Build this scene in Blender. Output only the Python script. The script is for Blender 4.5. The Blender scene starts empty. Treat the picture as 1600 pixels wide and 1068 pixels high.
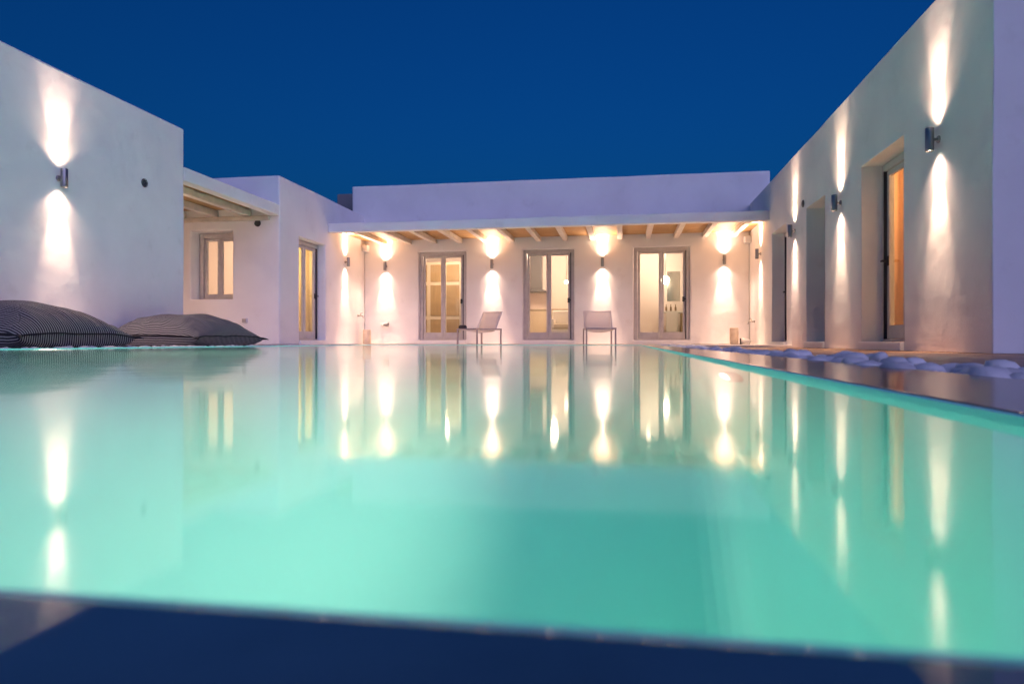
import bpy, bmesh, math, random
from mathutils import Vector, Matrix, noise
R = math.radians
scene = bpy.context.scene
COL = scene.collection

# ------------------------------------------------------------------ camera
cam = bpy.data.cameras.new('camera')
cam.lens = 24.0; cam.sensor_width = 36.0
cam.clip_start = 0.01; cam.clip_end = 6000
cam.dof.use_dof = True; cam.dof.focus_distance = 11.0; cam.dof.aperture_fstop = 9.0
cam_o = bpy.data.objects.new('camera', cam); COL.objects.link(cam_o)
cam_o.location = (0, 0, 0); cam_o.rotation_euler = (R(90), 0, R(9.37))
scene.camera = cam_o

# ------------------------------------------------------------------ sky, dusk glow, exposure
SUN_EL, SUN_ROT = 0.0, 180.0          # sun on the horizon behind the camera
world = bpy.data.worlds.new('World'); scene.world = world; world.use_nodes = True
wn = world.node_tree
sky = wn.nodes.new('ShaderNodeTexSky'); sky.sky_type = 'NISHITA'; sky.sun_disc = False
sky.sun_elevation = R(SUN_EL); sky.sun_rotation = R(SUN_ROT)
sky.ozone_density = 5.0; sky.dust_density = 0.6
bg = wn.nodes['Background']; bg.inputs['Strength'].default_value = 0.15
tint = wn.nodes.new('ShaderNodeMix'); tint.data_type = 'RGBA'; tint.blend_type = 'MULTIPLY'     # tungsten white balance of the picture
tint.inputs['Factor'].default_value = 1.0; tint.inputs['B'].default_value = (0.12, 0.94, 1.08, 1)
wn.links.new(sky.outputs[0], tint.inputs['A']); wn.links.new(tint.outputs['Result'], bg.inputs[0])
sun = bpy.data.lights.new('dusk_glow', 'SUN'); sun.energy = 0.58; sun.angle = R(70); sun.color = (0.60, 0.52, 1.0)
sun_o = bpy.data.objects.new('dusk_glow', sun); COL.objects.link(sun_o)
sun_o.rotation_euler = (R(62), 0, R(38))        # low glow from behind the camera, from the right
vs = scene.view_settings
scene.display_settings.display_device = 'sRGB'
vs.view_transform = 'Standard'; vs.look = 'None'; vs.exposure = 1.2; vs.gamma = 1.0; vs.use_curve_mapping = False
cy = scene.cycles
cy.use_denoising = True
cy.use_adaptive_sampling = True; cy.adaptive_threshold = 0.05
cy.max_bounces = 8; cy.diffuse_bounces = 4; cy.glossy_bounces = 3; cy.transmission_bounces = 6; cy.transparent_max_bounces = 10; cy.volume_bounces = 0
cy.sample_clamp_indirect = 6.0; cy.blur_glossy = 0.3

WATER = -0.060; COPE = -0.052; DECK_R = -0.095; DECK_B = -0.055; DECK_L = -0.062
XL, XR = -6.6, 2.9

# ------------------------------------------------------------------ helpers
def link(o, parent=None, **props):
    COL.objects.link(o)
    if parent is not None: o.parent = parent
    for k, v in props.items(): o[k] = v
    return o
def empty(name, loc=(0, 0, 0), **props):
    o = bpy.data.objects.new(name, None); o.location = loc; o.empty_display_size = 0.1
    return link(o, None, **props)
def obj(name, bm, mat, parent=None, smooth=False, bevel=0, seg=2, **props):
    me = bpy.data.meshes.new(name); bm.normal_update(); bm.to_mesh(me); bm.free()
    if mat: me.materials.append(mat)
    if smooth:
        for p in me.polygons: p.use_smooth = True
    o = bpy.data.objects.new(name, me)
    if bevel:
        m = o.modifiers.new('bevel', 'BEVEL'); m.width = bevel; m.segments = seg; m.limit_method = 'ANGLE'; m.angle_limit = R(40)
        m.harden_normals = False
    return link(o, parent, **props)
def share(name, me, parent, loc=(0, 0, 0), rot=(0, 0, 0), scale=(1, 1, 1), **props):
    o = bpy.data.objects.new(name, me); o.location = loc; o.rotation_euler = rot; o.scale = scale
    return link(o, parent, **props)
def rel(parent, x, y, z):
    l = parent.location; return (x - l.x, y - l.y, z - l.z)
def box(bm, x0, x1, y0, y1, z0, z1, M=None):
    v = [Vector((x, y, z)) for z in (z0, z1) for y in (y0, y1) for x in (x0, x1)]
    if M: v = [M @ p for p in v]
    v = [bm.verts.new(p) for p in v]
    for f in ((0, 2, 3, 1), (4, 5, 7, 6), (0, 1, 5, 4), (2, 6, 7, 3), (0, 4, 6, 2), (1, 3, 7, 5)):
        bm.faces.new([v[i] for i in f])
    return bm
def bx(*a, **k): return box(bmesh.new(), *a, **k)
def lathe(bm, prof, n=24, M=None, cap=True):
    rings = []
    for r, z in prof:
        ring = []
        for i in range(n):
            a = 2 * math.pi * i / n
            p = Vector((r * math.cos(a), r * math.sin(a), z))
            ring.append(bm.verts.new(M @ p if M else p))
        rings.append(ring)
    for a, b in zip(rings, rings[1:]):
        for i in range(n):
            bm.faces.new((a[i], a[(i + 1) % n], b[(i + 1) % n], b[i]))
    if cap:
        bm.faces.new(list(reversed(rings[0]))); bm.faces.new(rings[-1])
    return bm
def tube(bm, pts, r, n=8, closed=False):
    pts = [Vector(p) for p in pts]; rings = []; N = len(pts)
    up = Vector((0, 0, 1))
    for i, p in enumerate(pts):
        if closed: d = pts[(i + 1) % N] - pts[i - 1]
        else: d = pts[min(i + 1, N - 1)] - pts[max(i - 1, 0)]
        d.normalize()
        s = d.cross(up)
        if s.length < 1e-3: s = d.cross(Vector((1, 0, 0)))
        s.normalize(); t = s.cross(d)
        rr = r[i] if isinstance(r, (list, tuple)) else r
        rings.append([bm.verts.new(p + rr * (math.cos(2 * math.pi * k / n) * s + math.sin(2 * math.pi * k / n) * t)) for k in range(n)])
    M = N if closed else N - 1
    for i in range(M):
        a, b = rings[i], rings[(i + 1) % N]
        for k in range(n): bm.faces.new((a[k], a[(k + 1) % n], b[(k + 1) % n], b[k]))
    if not closed:
        bm.faces.new(list(reversed(rings[0]))); bm.faces.new(rings[-1])
    return bm
def slab(P, u0, u1, v0, v1, thick, holes=()):
    """wall slab with rectangular through-holes; P(u, v, w) maps along / up / into the wall"""
    us = sorted({u0, u1, *[h[0] for h in holes], *[h[1] for h in holes]})
    vs_ = sorted({v0, v1, *[h[2] for h in holes], *[h[3] for h in holes]})
    def fill(a):
        out = []
        for p, q in zip(a, a[1:]):
            k = max(1, round((q - p) / 0.4)); out += [p + (q - p) * i / k for i in range(k)]
        return out + [a[-1]]
    us, vs_ = fill(us), fill(vs_)
    def solid(i, j):
        if i < 0 or j < 0 or i >= len(us) - 1 or j >= len(vs_) - 1: return False
        cu, cv = (us[i] + us[i + 1]) / 2, (vs_[j] + vs_[j + 1]) / 2
        return not any(h[0] < cu < h[1] and h[2] < cv < h[3] for h in holes)
    bm = bmesh.new(); cache = {}
    def V(u, v, w):
        k = (round(u, 5), round(v, 5), w)
        if k not in cache:
            p = Vector(P(u, v, w)); q = p * 0.85
            d = Vector((noise.noise(q + Vector((3, 1, 2))), noise.noise(q + Vector((11, 5, 7))), noise.noise(q + Vector((5, 17, 13))) if v > v0 + 0.2 else 0))
            cache[k] = bm.verts.new(p + d * 0.010)
        return cache[k]
    for i in range(len(us) - 1):
        for j in range(len(vs_) - 1):
            if not solid(i, j): continue
            a, b, c, d = us[i], us[i + 1], vs_[j], vs_[j + 1]
            bm.faces.new((V(a, c, 0), V(b, c, 0), V(b, d, 0), V(a, d, 0)))
            bm.faces.new((V(a, d, thick), V(b, d, thick), V(b, c, thick), V(a, c, thick)))
            if not solid(i - 1, j): bm.faces.new((V(a, c, 0), V(a, d, 0), V(a, d, thick), V(a, c, thick)))
            if not solid(i + 1, j): bm.faces.new((V(b, d, 0), V(b, c, 0), V(b, c, thick), V(b, d, thick)))
            if not solid(i, j - 1): bm.faces.new((V(b, c, 0), V(a, c, 0), V(a, c, thick), V(b, c, thick)))
            if not solid(i, j + 1): bm.faces.new((V(a, d, 0), V(b, d, 0), V(b, d, thick), V(a, d, thick)))
    bmesh.ops.recalc_face_normals(bm, faces=bm.faces)
    return bm
def PX(y):                       # wall whose face looks towards -Y
    return lambda u, v, w: (u, y + w, v)
def PXb(y):                      # wall whose face looks towards +Y
    return lambda u, v, w: (u, y - w, v)
def PYl(x):                      # face looks towards +X (left-hand wall)
    return lambda u, v, w: (x - w, u, v)
def PYr(x):                      # face looks towards -X (right-hand wall)
    return lambda u, v, w: (x + w, u, v)

# ------------------------------------------------------------------ materials
def mat(name, col, rough=0.6, metal=0.0, ior=1.45, coat=0.0, vary=0.0, vscale=4.0, bump=0.0, bscale=30.0, bdist=0.01, col2=None):
    m = bpy.data.materials.new(name); m.use_nodes = True
    nt = m.node_tree; b = nt.nodes['Principled BSDF']
    b.inputs['Base Color'].default_value = (*col, 1); b.inputs['Roughness'].default_value = rough
    b.inputs['Metallic'].default_value = metal; b.inputs['IOR'].default_value = ior; b.inputs['Coat Weight'].default_value = coat
    tc = nt.nodes.new('ShaderNodeTexCoord')
    if vary or col2:
        n = nt.nodes.new('ShaderNodeTexNoise'); n.inputs['Scale'].default_value = vscale; n.inputs['Detail'].default_value = 5
        nt.links.new(tc.outputs['Object'], n.inputs['Vector'])
        mx = nt.nodes.new('ShaderNodeMix'); mx.data_type = 'RGBA'
        mx.inputs['A'].default_value = (*col, 1)
        mx.inputs['B'].default_value = (*(col2 or [c * (1 - vary) for c in col]), 1)
        rp = nt.nodes.new('ShaderNodeMapRange'); rp.inputs['From Min'].default_value = 0.38; rp.inputs['From Max'].default_value = 0.68
        nt.links.new(n.outputs['Fac'], rp.inputs['Value']); nt.links.new(rp.outputs['Result'], mx.inputs['Factor'])
        nt.links.new(mx.outputs['Result'], b.inputs['Base Color'])
    if bump:
        n = nt.nodes.new('ShaderNodeTexNoise'); n.inputs['Scale'].default_value = bscale; n.inputs['Detail'].default_value = 4
        nt.links.new(tc.outputs['Object'], n.inputs['Vector'])
        bp = nt.nodes.new('ShaderNodeBump'); bp.inputs['Strength'].default_value = bump; bp.inputs['Distance'].default_value = bdist
        nt.links.new(n.outputs['Fac'], bp.inputs['Height']); nt.links.new(bp.outputs['Normal'], b.inputs['Normal'])
    return m
def plaster(name, col):
    m = mat(name, col, 0.85, vary=0.07, vscale=1.3)
    nt = m.node_tree; b = nt.nodes['Principled BSDF']; tc = next(n for n in nt.nodes if n.type == 'TEX_COORD')
    big = nt.nodes.new('ShaderNodeTexNoise'); big.inputs['Scale'].default_value = 2.2; big.inputs['Detail'].default_value = 2
    fine = nt.nodes.new('ShaderNodeTexNoise'); fine.inputs['Scale'].default_value = 26; fine.inputs['Detail'].default_value = 5
    for n in (big, fine): nt.links.new(tc.outputs['Object'], n.inputs['Vector'])
    sm = nt.nodes.new('ShaderNodeTexNoise'); sm.inputs['Scale'].default_value = 2.7; sm.inputs['Detail'].default_value = 9; sm.inputs['Roughness'].default_value = 0.62
    nt.links.new(tc.outputs['Object'], sm.inputs['Vector'])
    mr = nt.nodes.new('ShaderNodeMapRange'); mr.inputs['From Min'].default_value = 0.60; mr.inputs['From Max'].default_value = 0.74; mr.inputs['To Max'].default_value = 0.22
    nt.links.new(sm.outputs['Fac'], mr.inputs['Value'])
    dm = nt.nodes.new('ShaderNodeMix'); dm.data_type = 'RGBA'; dm.inputs['B'].default_value = (0.52, 0.48, 0.44, 1)      # scuffs and old patching
    src = b.inputs['Base Color'].links[0].from_socket
    nt.links.new(src, dm.inputs['A']); nt.links.new(mr.outputs['Result'], dm.inputs['Factor']); nt.links.new(dm.outputs['Result'], b.inputs['Base Color'])
    b1 = nt.nodes.new('ShaderNodeBump'); b1.inputs['Strength'].default_value = 0.2; b1.inputs['Distance'].default_value = 0.06
    b2 = nt.nodes.new('ShaderNodeBump'); b2.inputs['Strength'].default_value = 0.14; b2.inputs['Distance'].default_value = 0.006
    nt.links.new(big.outputs['Fac'], b1.inputs['Height']); nt.links.new(fine.outputs['Fac'], b2.inputs['Height'])
    nt.links.new(b1.outputs['Normal'], b2.inputs['Normal']); nt.links.new(b2.outputs['Normal'], b.inputs['Normal'])
    return m
def wood(name, c1, c2, axis=0, rough=0.6, stretch=18.0):
    m = bpy.data.materials.new(name); m.use_nodes = True
    nt = m.node_tree; b = nt.nodes['Principled BSDF']; b.inputs['Roughness'].default_value = rough
    tc = nt.nodes.new('ShaderNodeTexCoord'); mp = nt.nodes.new('ShaderNodeMapping')
    s = [stretch] * 3; s[axis] = 1.2; mp.inputs['Scale'].default_value = s
    n = nt.nodes.new('ShaderNodeTexNoise'); n.inputs['Scale'].default_value = 2.0; n.inputs['Detail'].default_value = 6
    inf = nt.nodes.new('ShaderNodeObjectInfo')
    ad = nt.nodes.new('ShaderNodeVectorMath'); ad.operation = 'ADD'
    nt.links.new(tc.outputs['Object'], mp.inputs['Vector']); nt.links.new(mp.outputs['Vector'], ad.inputs[0]); nt.links.new(inf.outputs['Location'], ad.inputs[1])
    nt.links.new(ad.outputs[0], n.inputs['Vector'])
    mx = nt.nodes.new('ShaderNodeMix'); mx.data_type = 'RGBA'; mx.inputs['A'].default_value = (*c1, 1); mx.inputs['B'].default_value = (*c2, 1)
    rp = nt.nodes.new('ShaderNodeMapRange'); rp.inputs['From Min'].default_value = 0.35; rp.inputs['From Max'].default_value = 0.65
    nt.links.new(n.outputs['Fac'], rp.inputs['Value']); nt.links.new(rp.outputs['Result'], mx.inputs['Factor'])
    nt.links.new(mx.outputs['Result'], b.inputs['Base Color'])
    bp = nt.nodes.new('ShaderNodeBump'); bp.inputs['Strength'].default_value = 0.3; bp.inputs['Distance'].default_value = 0.004
    nt.links.new(n.outputs['Fac'], bp.inputs['Height']); nt.links.new(bp.outputs['Normal'], b.inputs['Normal'])
    return m
def emis(name, col, s):
    m = bpy.data.materials.new(name); m.use_nodes = True
    b = m.node_tree.nodes['Principled BSDF']; b.inputs['Base Color'].default_value = (*col, 1)
    b.inputs['Emission Color'].default_value = (*col, 1); b.inputs['Emission Strength'].default_value = s
    return m
def thin_glass(name):
    m = bpy.data.materials.new(name); m.use_nodes = True
    nt = m.node_tree; nt.nodes.remove(nt.nodes['Principled BSDF']); out = nt.nodes['Material Output']
    t = nt.nodes.new('ShaderNodeBsdfTransparent'); t.inputs['Color'].default_value = (0.93, 0.94, 0.93, 1)
    g = nt.nodes.new('ShaderNodeBsdfGlossy'); g.inputs['Roughness'].default_value = 0.0
    lw_ = nt.nodes.new('ShaderNodeLayerWeight'); p5 = nt.nodes.new('ShaderNodeMath'); p5.operation = 'POWER'; p5.inputs[1].default_value = 5
    fr = nt.nodes.new('ShaderNodeMath'); fr.operation = 'MULTIPLY_ADD'; fr.inputs[1].default_value = 0.96; fr.inputs[2].default_value = 0.035
    nt.links.new(lw_.outputs['Facing'], p5.inputs[0]); nt.links.new(p5.outputs[0], fr.inputs[0])
    mx = nt.nodes.new('ShaderNodeMixShader')
    nt.links.new(fr.outputs[0], mx.inputs[0]); nt.links.new(t.outputs[0], mx.inputs[1]); nt.links.new(g.outputs[0], mx.inputs[2])
    nt.links.new(mx.outputs[0], out.inputs['Surface'])
    return m
def water_mat():
    m = bpy.data.materials.new('pool_water'); m.use_nodes = True
    nt = m.node_tree; b = nt.nodes['Principled BSDF']
    b.inputs['Base Color'].default_value = (0.97, 1.0, 0.995, 1); b.inputs['Roughness'].default_value = 0.065
    b.inputs['IOR'].default_value = 1.333; b.inputs['Transmission Weight'].default_value = 1.0
    tc = nt.nodes.new('ShaderNodeTexCoord')
    n1 = nt.nodes.new('ShaderNodeTexNoise'); n1.inputs['Scale'].default_value = 1.1; n1.inputs['Detail'].default_value = 2
    n2 = nt.nodes.new('ShaderNodeTexNoise'); n2.inputs['Scale'].default_value = 7.0; n2.inputs['Detail'].default_value = 1
    for n in (n1, n2): nt.links.new(tc.outputs['Object'], n.inputs['Vector'])
    b1 = nt.nodes.new('ShaderNodeBump'); b1.inputs['Strength'].default_value = 0.5; b1.inputs['Distance'].default_value = 0.004
    b2 = nt.nodes.new('ShaderNodeBump'); b2.inputs['Strength'].default_value = 0.5; b2.inputs['Distance'].default_value = 0.0005
    nt.links.new(n1.outputs['Fac'], b1.inputs['Height']); nt.links.new(n2.outputs['Fac'], b2.inputs['Height'])
    nt.links.new(b1.outputs['Normal'], b2.inputs['Normal']); nt.links.new(b2.outputs['Normal'], b.inputs['Normal'])
    return m
def stripes(name, period, axis):
    m = bpy.data.materials.new(name); m.use_nodes = True
    nt = m.node_tree; b = nt.nodes['Principled BSDF']; b.inputs['Roughness'].default_value = 0.9
    uv = nt.nodes.new('ShaderNodeUVMap'); uv.uv_map = 'UVMap'
    sep = nt.nodes.new('ShaderNodeSeparateXYZ'); nt.links.new(uv.outputs[0], sep.inputs[0])
    mul = nt.nodes.new('ShaderNodeMath'); mul.operation = 'MULTIPLY'; mul.inputs[1].default_value = 1.0 / period
    nt.links.new(sep.outputs[axis], mul.inputs[0])
    fr = nt.nodes.new('ShaderNodeMath'); fr.operation = 'FRACT'; nt.links.new(mul.outputs[0], fr.inputs[0])
    pp = nt.nodes.new('ShaderNodeMath'); pp.operation = 'PINGPONG'; pp.inputs[1].default_value = 0.5; nt.links.new(fr.outputs[0], pp.inputs[0])
    rp = nt.nodes.new('ShaderNodeMapRange'); rp.inputs['From Min'].default_value = 0.29; rp.inputs['From Max'].default_value = 0.36
    nt.links.new(pp.outputs[0], rp.inputs['Value'])
    mx = nt.nodes.new('ShaderNodeMix'); mx.data_type = 'RGBA'
    mx.inputs['A'].default_value = (0.022, 0.021, 0.026, 1); mx.inputs['B'].default_value = (0.34, 0.33, 0.32, 1)
    nt.links.new(rp.outputs['Result'], mx.inputs['Factor']); nt.links.new(mx.outputs['Result'], b.inputs['Base Color'])
    n = nt.nodes.new('ShaderNodeTexNoise'); n.inputs['Scale'].default_value = 5; tc = nt.nodes.new('ShaderNodeTexCoord')
    nt.links.new(tc.outputs['Object'], n.inputs['Vector'])
    bp = nt.nodes.new('ShaderNodeBump'); bp.inputs['Strength'].default_value = 0.5; bp.inputs['Distance'].default_value = 0.02
    nt.links.new(n.outputs['Fac'], bp.inputs['Height']); nt.links.new(bp.outputs['Normal'], b.inputs['Normal'])
    return m

PLASTER = plaster('white_plaster', (0.84, 0.83, 0.815))
INNER = mat('interior_paint', (0.84, 0.74, 0.69), 0.8, bump=0.1, bscale=40)
TAUPE = mat('taupe_painted_frame', (0.54, 0.51, 0.495), 0.45, vary=0.12, vscale=9)
DARKFRAME = mat('dark_track', (0.03, 0.03, 0.035), 0.5)
STEEL = mat('brushed_steel', (0.34, 0.33, 0.32), 0.32, metal=1.0, bump=0.08, bscale=120)
BLACK = mat('black_plastic', (0.02, 0.02, 0.022), 0.5)
GLASS = thin_glass('window_glass')
REED = wood('honey_wood', (0.34, 0.19, 0.07), (0.52, 0.33, 0.14), axis=0)
REED_Y = wood('honey_wood_lengthwise', (0.34, 0.19, 0.07), (0.52, 0.33, 0.14), axis=0)
BEAMP = mat('whitewashed_beam', (0.72, 0.66, 0.57), 0.75, vary=0.15, vscale=6, bump=0.2, bscale=20)
DECKW = wood('dark_deck_wood', (0.26, 0.14, 0.09), (0.38, 0.23, 0.15), axis=1, rough=0.5)
WETSTONE = mat('wet_stone', (0.06, 0.15, 0.215), 0.035, ior=1.36, vary=0.5, vscale=6, bump=0.012, bscale=7, bdist=0.003)
TERR = mat('pale_cement', (0.66, 0.61, 0.56), 0.55, vary=0.18, vscale=2.5, bump=0.15, bscale=25)
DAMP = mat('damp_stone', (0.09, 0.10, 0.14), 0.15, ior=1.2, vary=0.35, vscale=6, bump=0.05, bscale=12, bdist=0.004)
MARBLE = mat('white_marble_pebble', (0.78, 0.78, 0.78), 0.45, vary=0.12, vscale=14, bump=0.15, bscale=40)
BASIN = mat('aqua_pool_plaster', (0.34, 0.92, 0.85), 0.7, vary=0.04, vscale=1.5)
WATERM = water_mat()
WARM = (1.0, 0.70, 0.50)
LAMPW = (1.0, 0.65, 0.47)
LENS = emis('lamp_lens', (1.0, 0.86, 0.66), 12.0)

# ------------------------------------------------------------------ ground, decks
obj('ground', bx(-900, 900, -300, 1500, -3.2, -3.0), mat('dry_earth', (0.16, 0.13, 0.10), 0.95, vary=0.3, vscale=0.4), kind='structure')
# pool: basin, copings, water
PX0, PX1, PY0, PY1, PD = -4.83, 0.276, 0.127, 12.35, -1.50
pool = empty('swimming_pool', (-2.3, 6.2, COPE), kind='structure')
def b_basin():
    bm = bmesh.new()
    z1 = COPE - 0.001
    c = [(PX0, PY0), (PX1, PY0), (PX1, PY1), (PX0, PY1)]
    def V(p): return bm.verts.new(rel(pool, *p))
    t = [V((x, y, z1)) for x, y in c]; b = [V((x, y, PD)) for x, y in c]
    o = 0.010; c2 = [(PX0 - o, PY0 - o), (PX1 + o, PY0 - o), (PX1 + o, PY1 + o), (PX0 - o, PY1 + o)]
    t2 = [V((x, y, z1)) for x, y in c2]; b2 = [V((x, y, PD - 0.2)) for x, y in c2]
    for i in range(4):
        j = (i + 1) % 4
        bm.faces.new((t[i], t[j], b[j], b[i])); bm.faces.new((t2[j], t2[i], b2[i], b2[j])); bm.faces.new((t2[i], t2[j], t[j], t[i]))
    bm.faces.new(b); bm.faces.new(list(reversed(b2)))
    bmesh.ops.recalc_face_normals(bm, faces=bm.faces)
    ed = [e for e in bm.edges if all(v in b for v in e.verts)] + [e for e in bm.edges if len([v for v in e.verts if v in b]) == 1 and len([v for v in e.verts if v in t]) == 1]
    bmesh.ops.bevel(bm, geom=ed, offset=0.10, segments=6, profile=0.5, affect='EDGES')      # coved floor and corners
    return bm
obj('basin', b_basin(), BASIN, pool)
def coping(x0, x1, y0, y1, m=None):
    r = lambda a, b: (a - pool.location.x, b - pool.location.x)
    bm = bx(x0 - pool.location.x, x1 - pool.location.x, y0 - pool.location.y, y1 - pool.location.y, -0.028, 0.0)
    return obj('coping', bm, m or WETSTONE, pool, bevel=0.004, seg=3)
CWL, CWR, CWF, CWN = 0.26, 0.27, 0.30, 0.45
# copings overhang nothing: butted end to end
LIP = 0.0105
coping(PX0 - CWL, PX1 + CWR, PY0 - CWN, PY0 - 0.0015)
coping(PX0 - CWL, PX1 + CWR, PY1 + LIP, PY1 + CWF)
coping(PX0 - CWL, PX0 - LIP, PY0 - 0.0005, PY1 + LIP - 0.001)
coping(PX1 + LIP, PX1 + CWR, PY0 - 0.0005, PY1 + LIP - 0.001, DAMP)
bm = bmesh.new()
bm.faces.new([bm.verts.new((x, y, WATER)) for x, y in ((PX0 - .002, PY0 - .002), (PX1 + .002, PY0 - .002), (PX1 + .002, PY1 + .002), (PX0 - .002, PY1 + .002))])
obj('pool_water', bm, WATERM, kind='structure')

# underwater lamps set into the pool walls
def underwater_light(x, y, z, rz, label, power):
    t = empty('underwater_lamp', (x, y, z), label=label, category='pool light', group='underwater lamps in the pool wall')
    t.rotation_euler = (0, 0, rz)                     # local +Y looks into the water
    M = Matrix.Rotation(R(-90), 4, 'X')
    obj('bezel', lathe(bmesh.new(), [(0.10, 0.001), (0.125, 0.001), (0.125, 0.02), (0.115, 0.03), (0.10, 0.03)], 28, M, cap=False), STEEL, t, smooth=True)
    obj('lens', lathe(bmesh.new(), [(0.10, 0.002), (0.10, 0.018), (0.07, 0.026), (0.0005, 0.03)], 28, M), emis('pool_lamp_lens', (0.6, 1.0, 0.88), 6.0), t, smooth=True)
    L = bpy.data.lights.new('pool_beam', 'SPOT'); L.spot_size = R(132); L.spot_blend = 0.8; L.shadow_soft_size = 0.08; L.energy = power; L.color = (1.0, 0.82, 0.62)
    lo = bpy.data.objects.new('pool_beam', L); lo.location = (0, 0.05, 0); lo.rotation_euler = (R(90), 0, 0); lo.rotation_euler = (R(90), 0, 0)
    link(lo, t)
    return t
for yy, nm, pw in ((1.8, 'nearest the camera', 84), (6.4, 'midway along', 150), (10.4, 'by the far corner', 130)):
    underwater_light(PX1, yy, -0.55, R(90), 'round underwater lamp in the right pool wall ' + nm, pw)
underwater_light(PX0, 5.0, -0.35, R(-90), 'round underwater lamp in the left pool wall below the big cushion', 235)

# decks
deck = obj('terrace', bx(-14, 9, PY1 + CWF + 0.002, 22, -0.4, DECK_B), TERR, kind='structure', bevel=0.01)
obj('side_terrace', bx(-14, PX0 - CWL - 0.34, -3, PY1 + CWF, -0.4, DECK_L), TERR, kind='structure', bevel=0.01)
rdk = obj('wooden_deck', bx(PX1 + CWR + 0.30, 9, -3, PY1 + CWF, -0.4, DECK_R - 0.03), TERR, kind='structure')
plank = bx(-0.068, 0.068, -7.6, 7.6, -0.024, 0.0)
plank_me = bpy.data.meshes.new('plank'); plank.to_mesh(plank_me); plank_me.materials.append(DECKW); plank.free()
x = PX1 + CWR + 0.30 + 0.069
while x < 5.4:
    share('plank', plank_me, rdk, (x, 5.03, DECK_R - random.Random(int(x * 100)).random() * 0.003)); x += 0.142
# pebble gutters
random.seed(7)
def pebble_mesh(k):
    bm = bmesh.new(); bmesh.ops.create_icosphere(bm, subdivisions=2, radius=1.0)
    for v in bm.verts:
        n = noise.noise(v.co * 1.1 + Vector((k * 7.3, 1.7, k))) * 0.20 + noise.noise(v.co * 2.3 + Vector((k, 4, 9))) * 0.10
        v.co *= (1 + n)
    me = bpy.data.meshes.new('pebble'); bm.to_mesh(me); bm.free(); me.materials.append(MARBLE)
    for p in me.polygons: p.use_smooth = True
    return me
def tone_by_object(m, lo, hi):
    nt = m.node_tree; b = nt.nodes['Principled BSDF']; l = b.inputs['Base Color'].links[0]
    inf = nt.nodes.new('ShaderNodeObjectInfo'); mr = nt.nodes.new('ShaderNodeMapRange'); mr.inputs['To Min'].default_value = lo; mr.inputs['To Max'].default_value = hi
    hs = nt.nodes.new('ShaderNodeHueSaturation'); src = l.from_socket
    nt.links.new(inf.outputs['Random'], mr.inputs['Value']); nt.links.new(mr.outputs['Result'], hs.inputs['Value'])
    nt.links.new(src, hs.inputs['Color']); nt.links.new(hs.outputs['Color'], b.inputs['Base Color'])
tone_by_object(MARBLE, 0.72, 1.05)
PEB = [pebble_mesh(k) for k in range(7)]
bedm = mat('gutter_gravel', (0.32, 0.31, 0.31), 0.9, vary=0.4, vscale=30, bump=0.6, bscale=60)
bedR = obj('pebble_gutter', bx(PX1 + CWR + 0.002, PX1 + CWR + 0.298, -3, PY1 + CWF, -0.4, -0.105), bedm, kind='structure')
bedL = obj('pebble_gutter', bx(PX0 - CWL - 0.338, PX0 - CWL - 0.002, -3, PY1 + CWF, -0.4, -0.105), bedm, kind='structure')
spots = []
def scatter(x0, x1, y0, y1, n, bed, zlo, zhi, smin, smax):
    for i in range(n):
        y = y0 + (y1 - y0) * (i + random.random()) / n
        xx = random.uniform(x0, x1)
        s = random.uniform(smin, smax)
        spots.append((math.hypot(xx, y) / s, bed, (xx, y, random.uniform(zlo, zhi)), s))
gx = PX1 + CWR
scatter(gx - 0.01, gx + 0.11, 0.4, 12.3, 380, bedR, -0.082, -0.064, 0.018, 0.042)
scatter(gx + 0.08, gx + 0.28, 0.4, 12.3, 420, bedR, -0.086, -0.058, 0.020, 0.046)
gl = PX0 - CWL
scatter(gl - 0.16, gl + 0.02, 3.0, 12.5, 190, bedL, -0.075, -0.064, 0.028, 0.044)
scatter(gl - 0.33, gl - 0.14, 3.0, 12.5, 190, bedL, -0.078, -0.064, 0.028, 0.044)
spots.sort(key=lambda s: s[0])
rest = {bedR.name: bmesh.new(), bedL.name: bmesh.new()}; beds = {bedR.name: bedR, bedL.name: bedL}
for i, (_, bed, p, s) in enumerate(spots):
    rot = (random.uniform(-.35, .35), random.uniform(-.35, .35), random.uniform(0, 6.28))
    sc = (s * random.uniform(0.95, 1.45), s * random.uniform(0.75, 1.05), s * random.uniform(0.52, 0.72))
    me = PEB[i % 7]
    if i < 560 and sum(1 for c in bed.children) < 300:
        share('pebble', me, bed, p, rot, sc)
    else:
        M = Matrix.LocRotScale(Vector(p), __import__('mathutils').Euler(rot), Vector(sc))
        tmp = bmesh.new(); tmp.from_mesh(me); tmp.transform(M)
        tm = bpy.data.meshes.new('t'); tmp.to_mesh(tm); tmp.free(); rest[bed.name].from_mesh(tm); bpy.data.meshes.remove(tm)
for k, bmr in rest.items():
    if len(bmr.verts): obj('small_pebbles', bmr, MARBLE, beds[k], smooth=True, kind='stuff')
    else: bmr.free()

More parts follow.
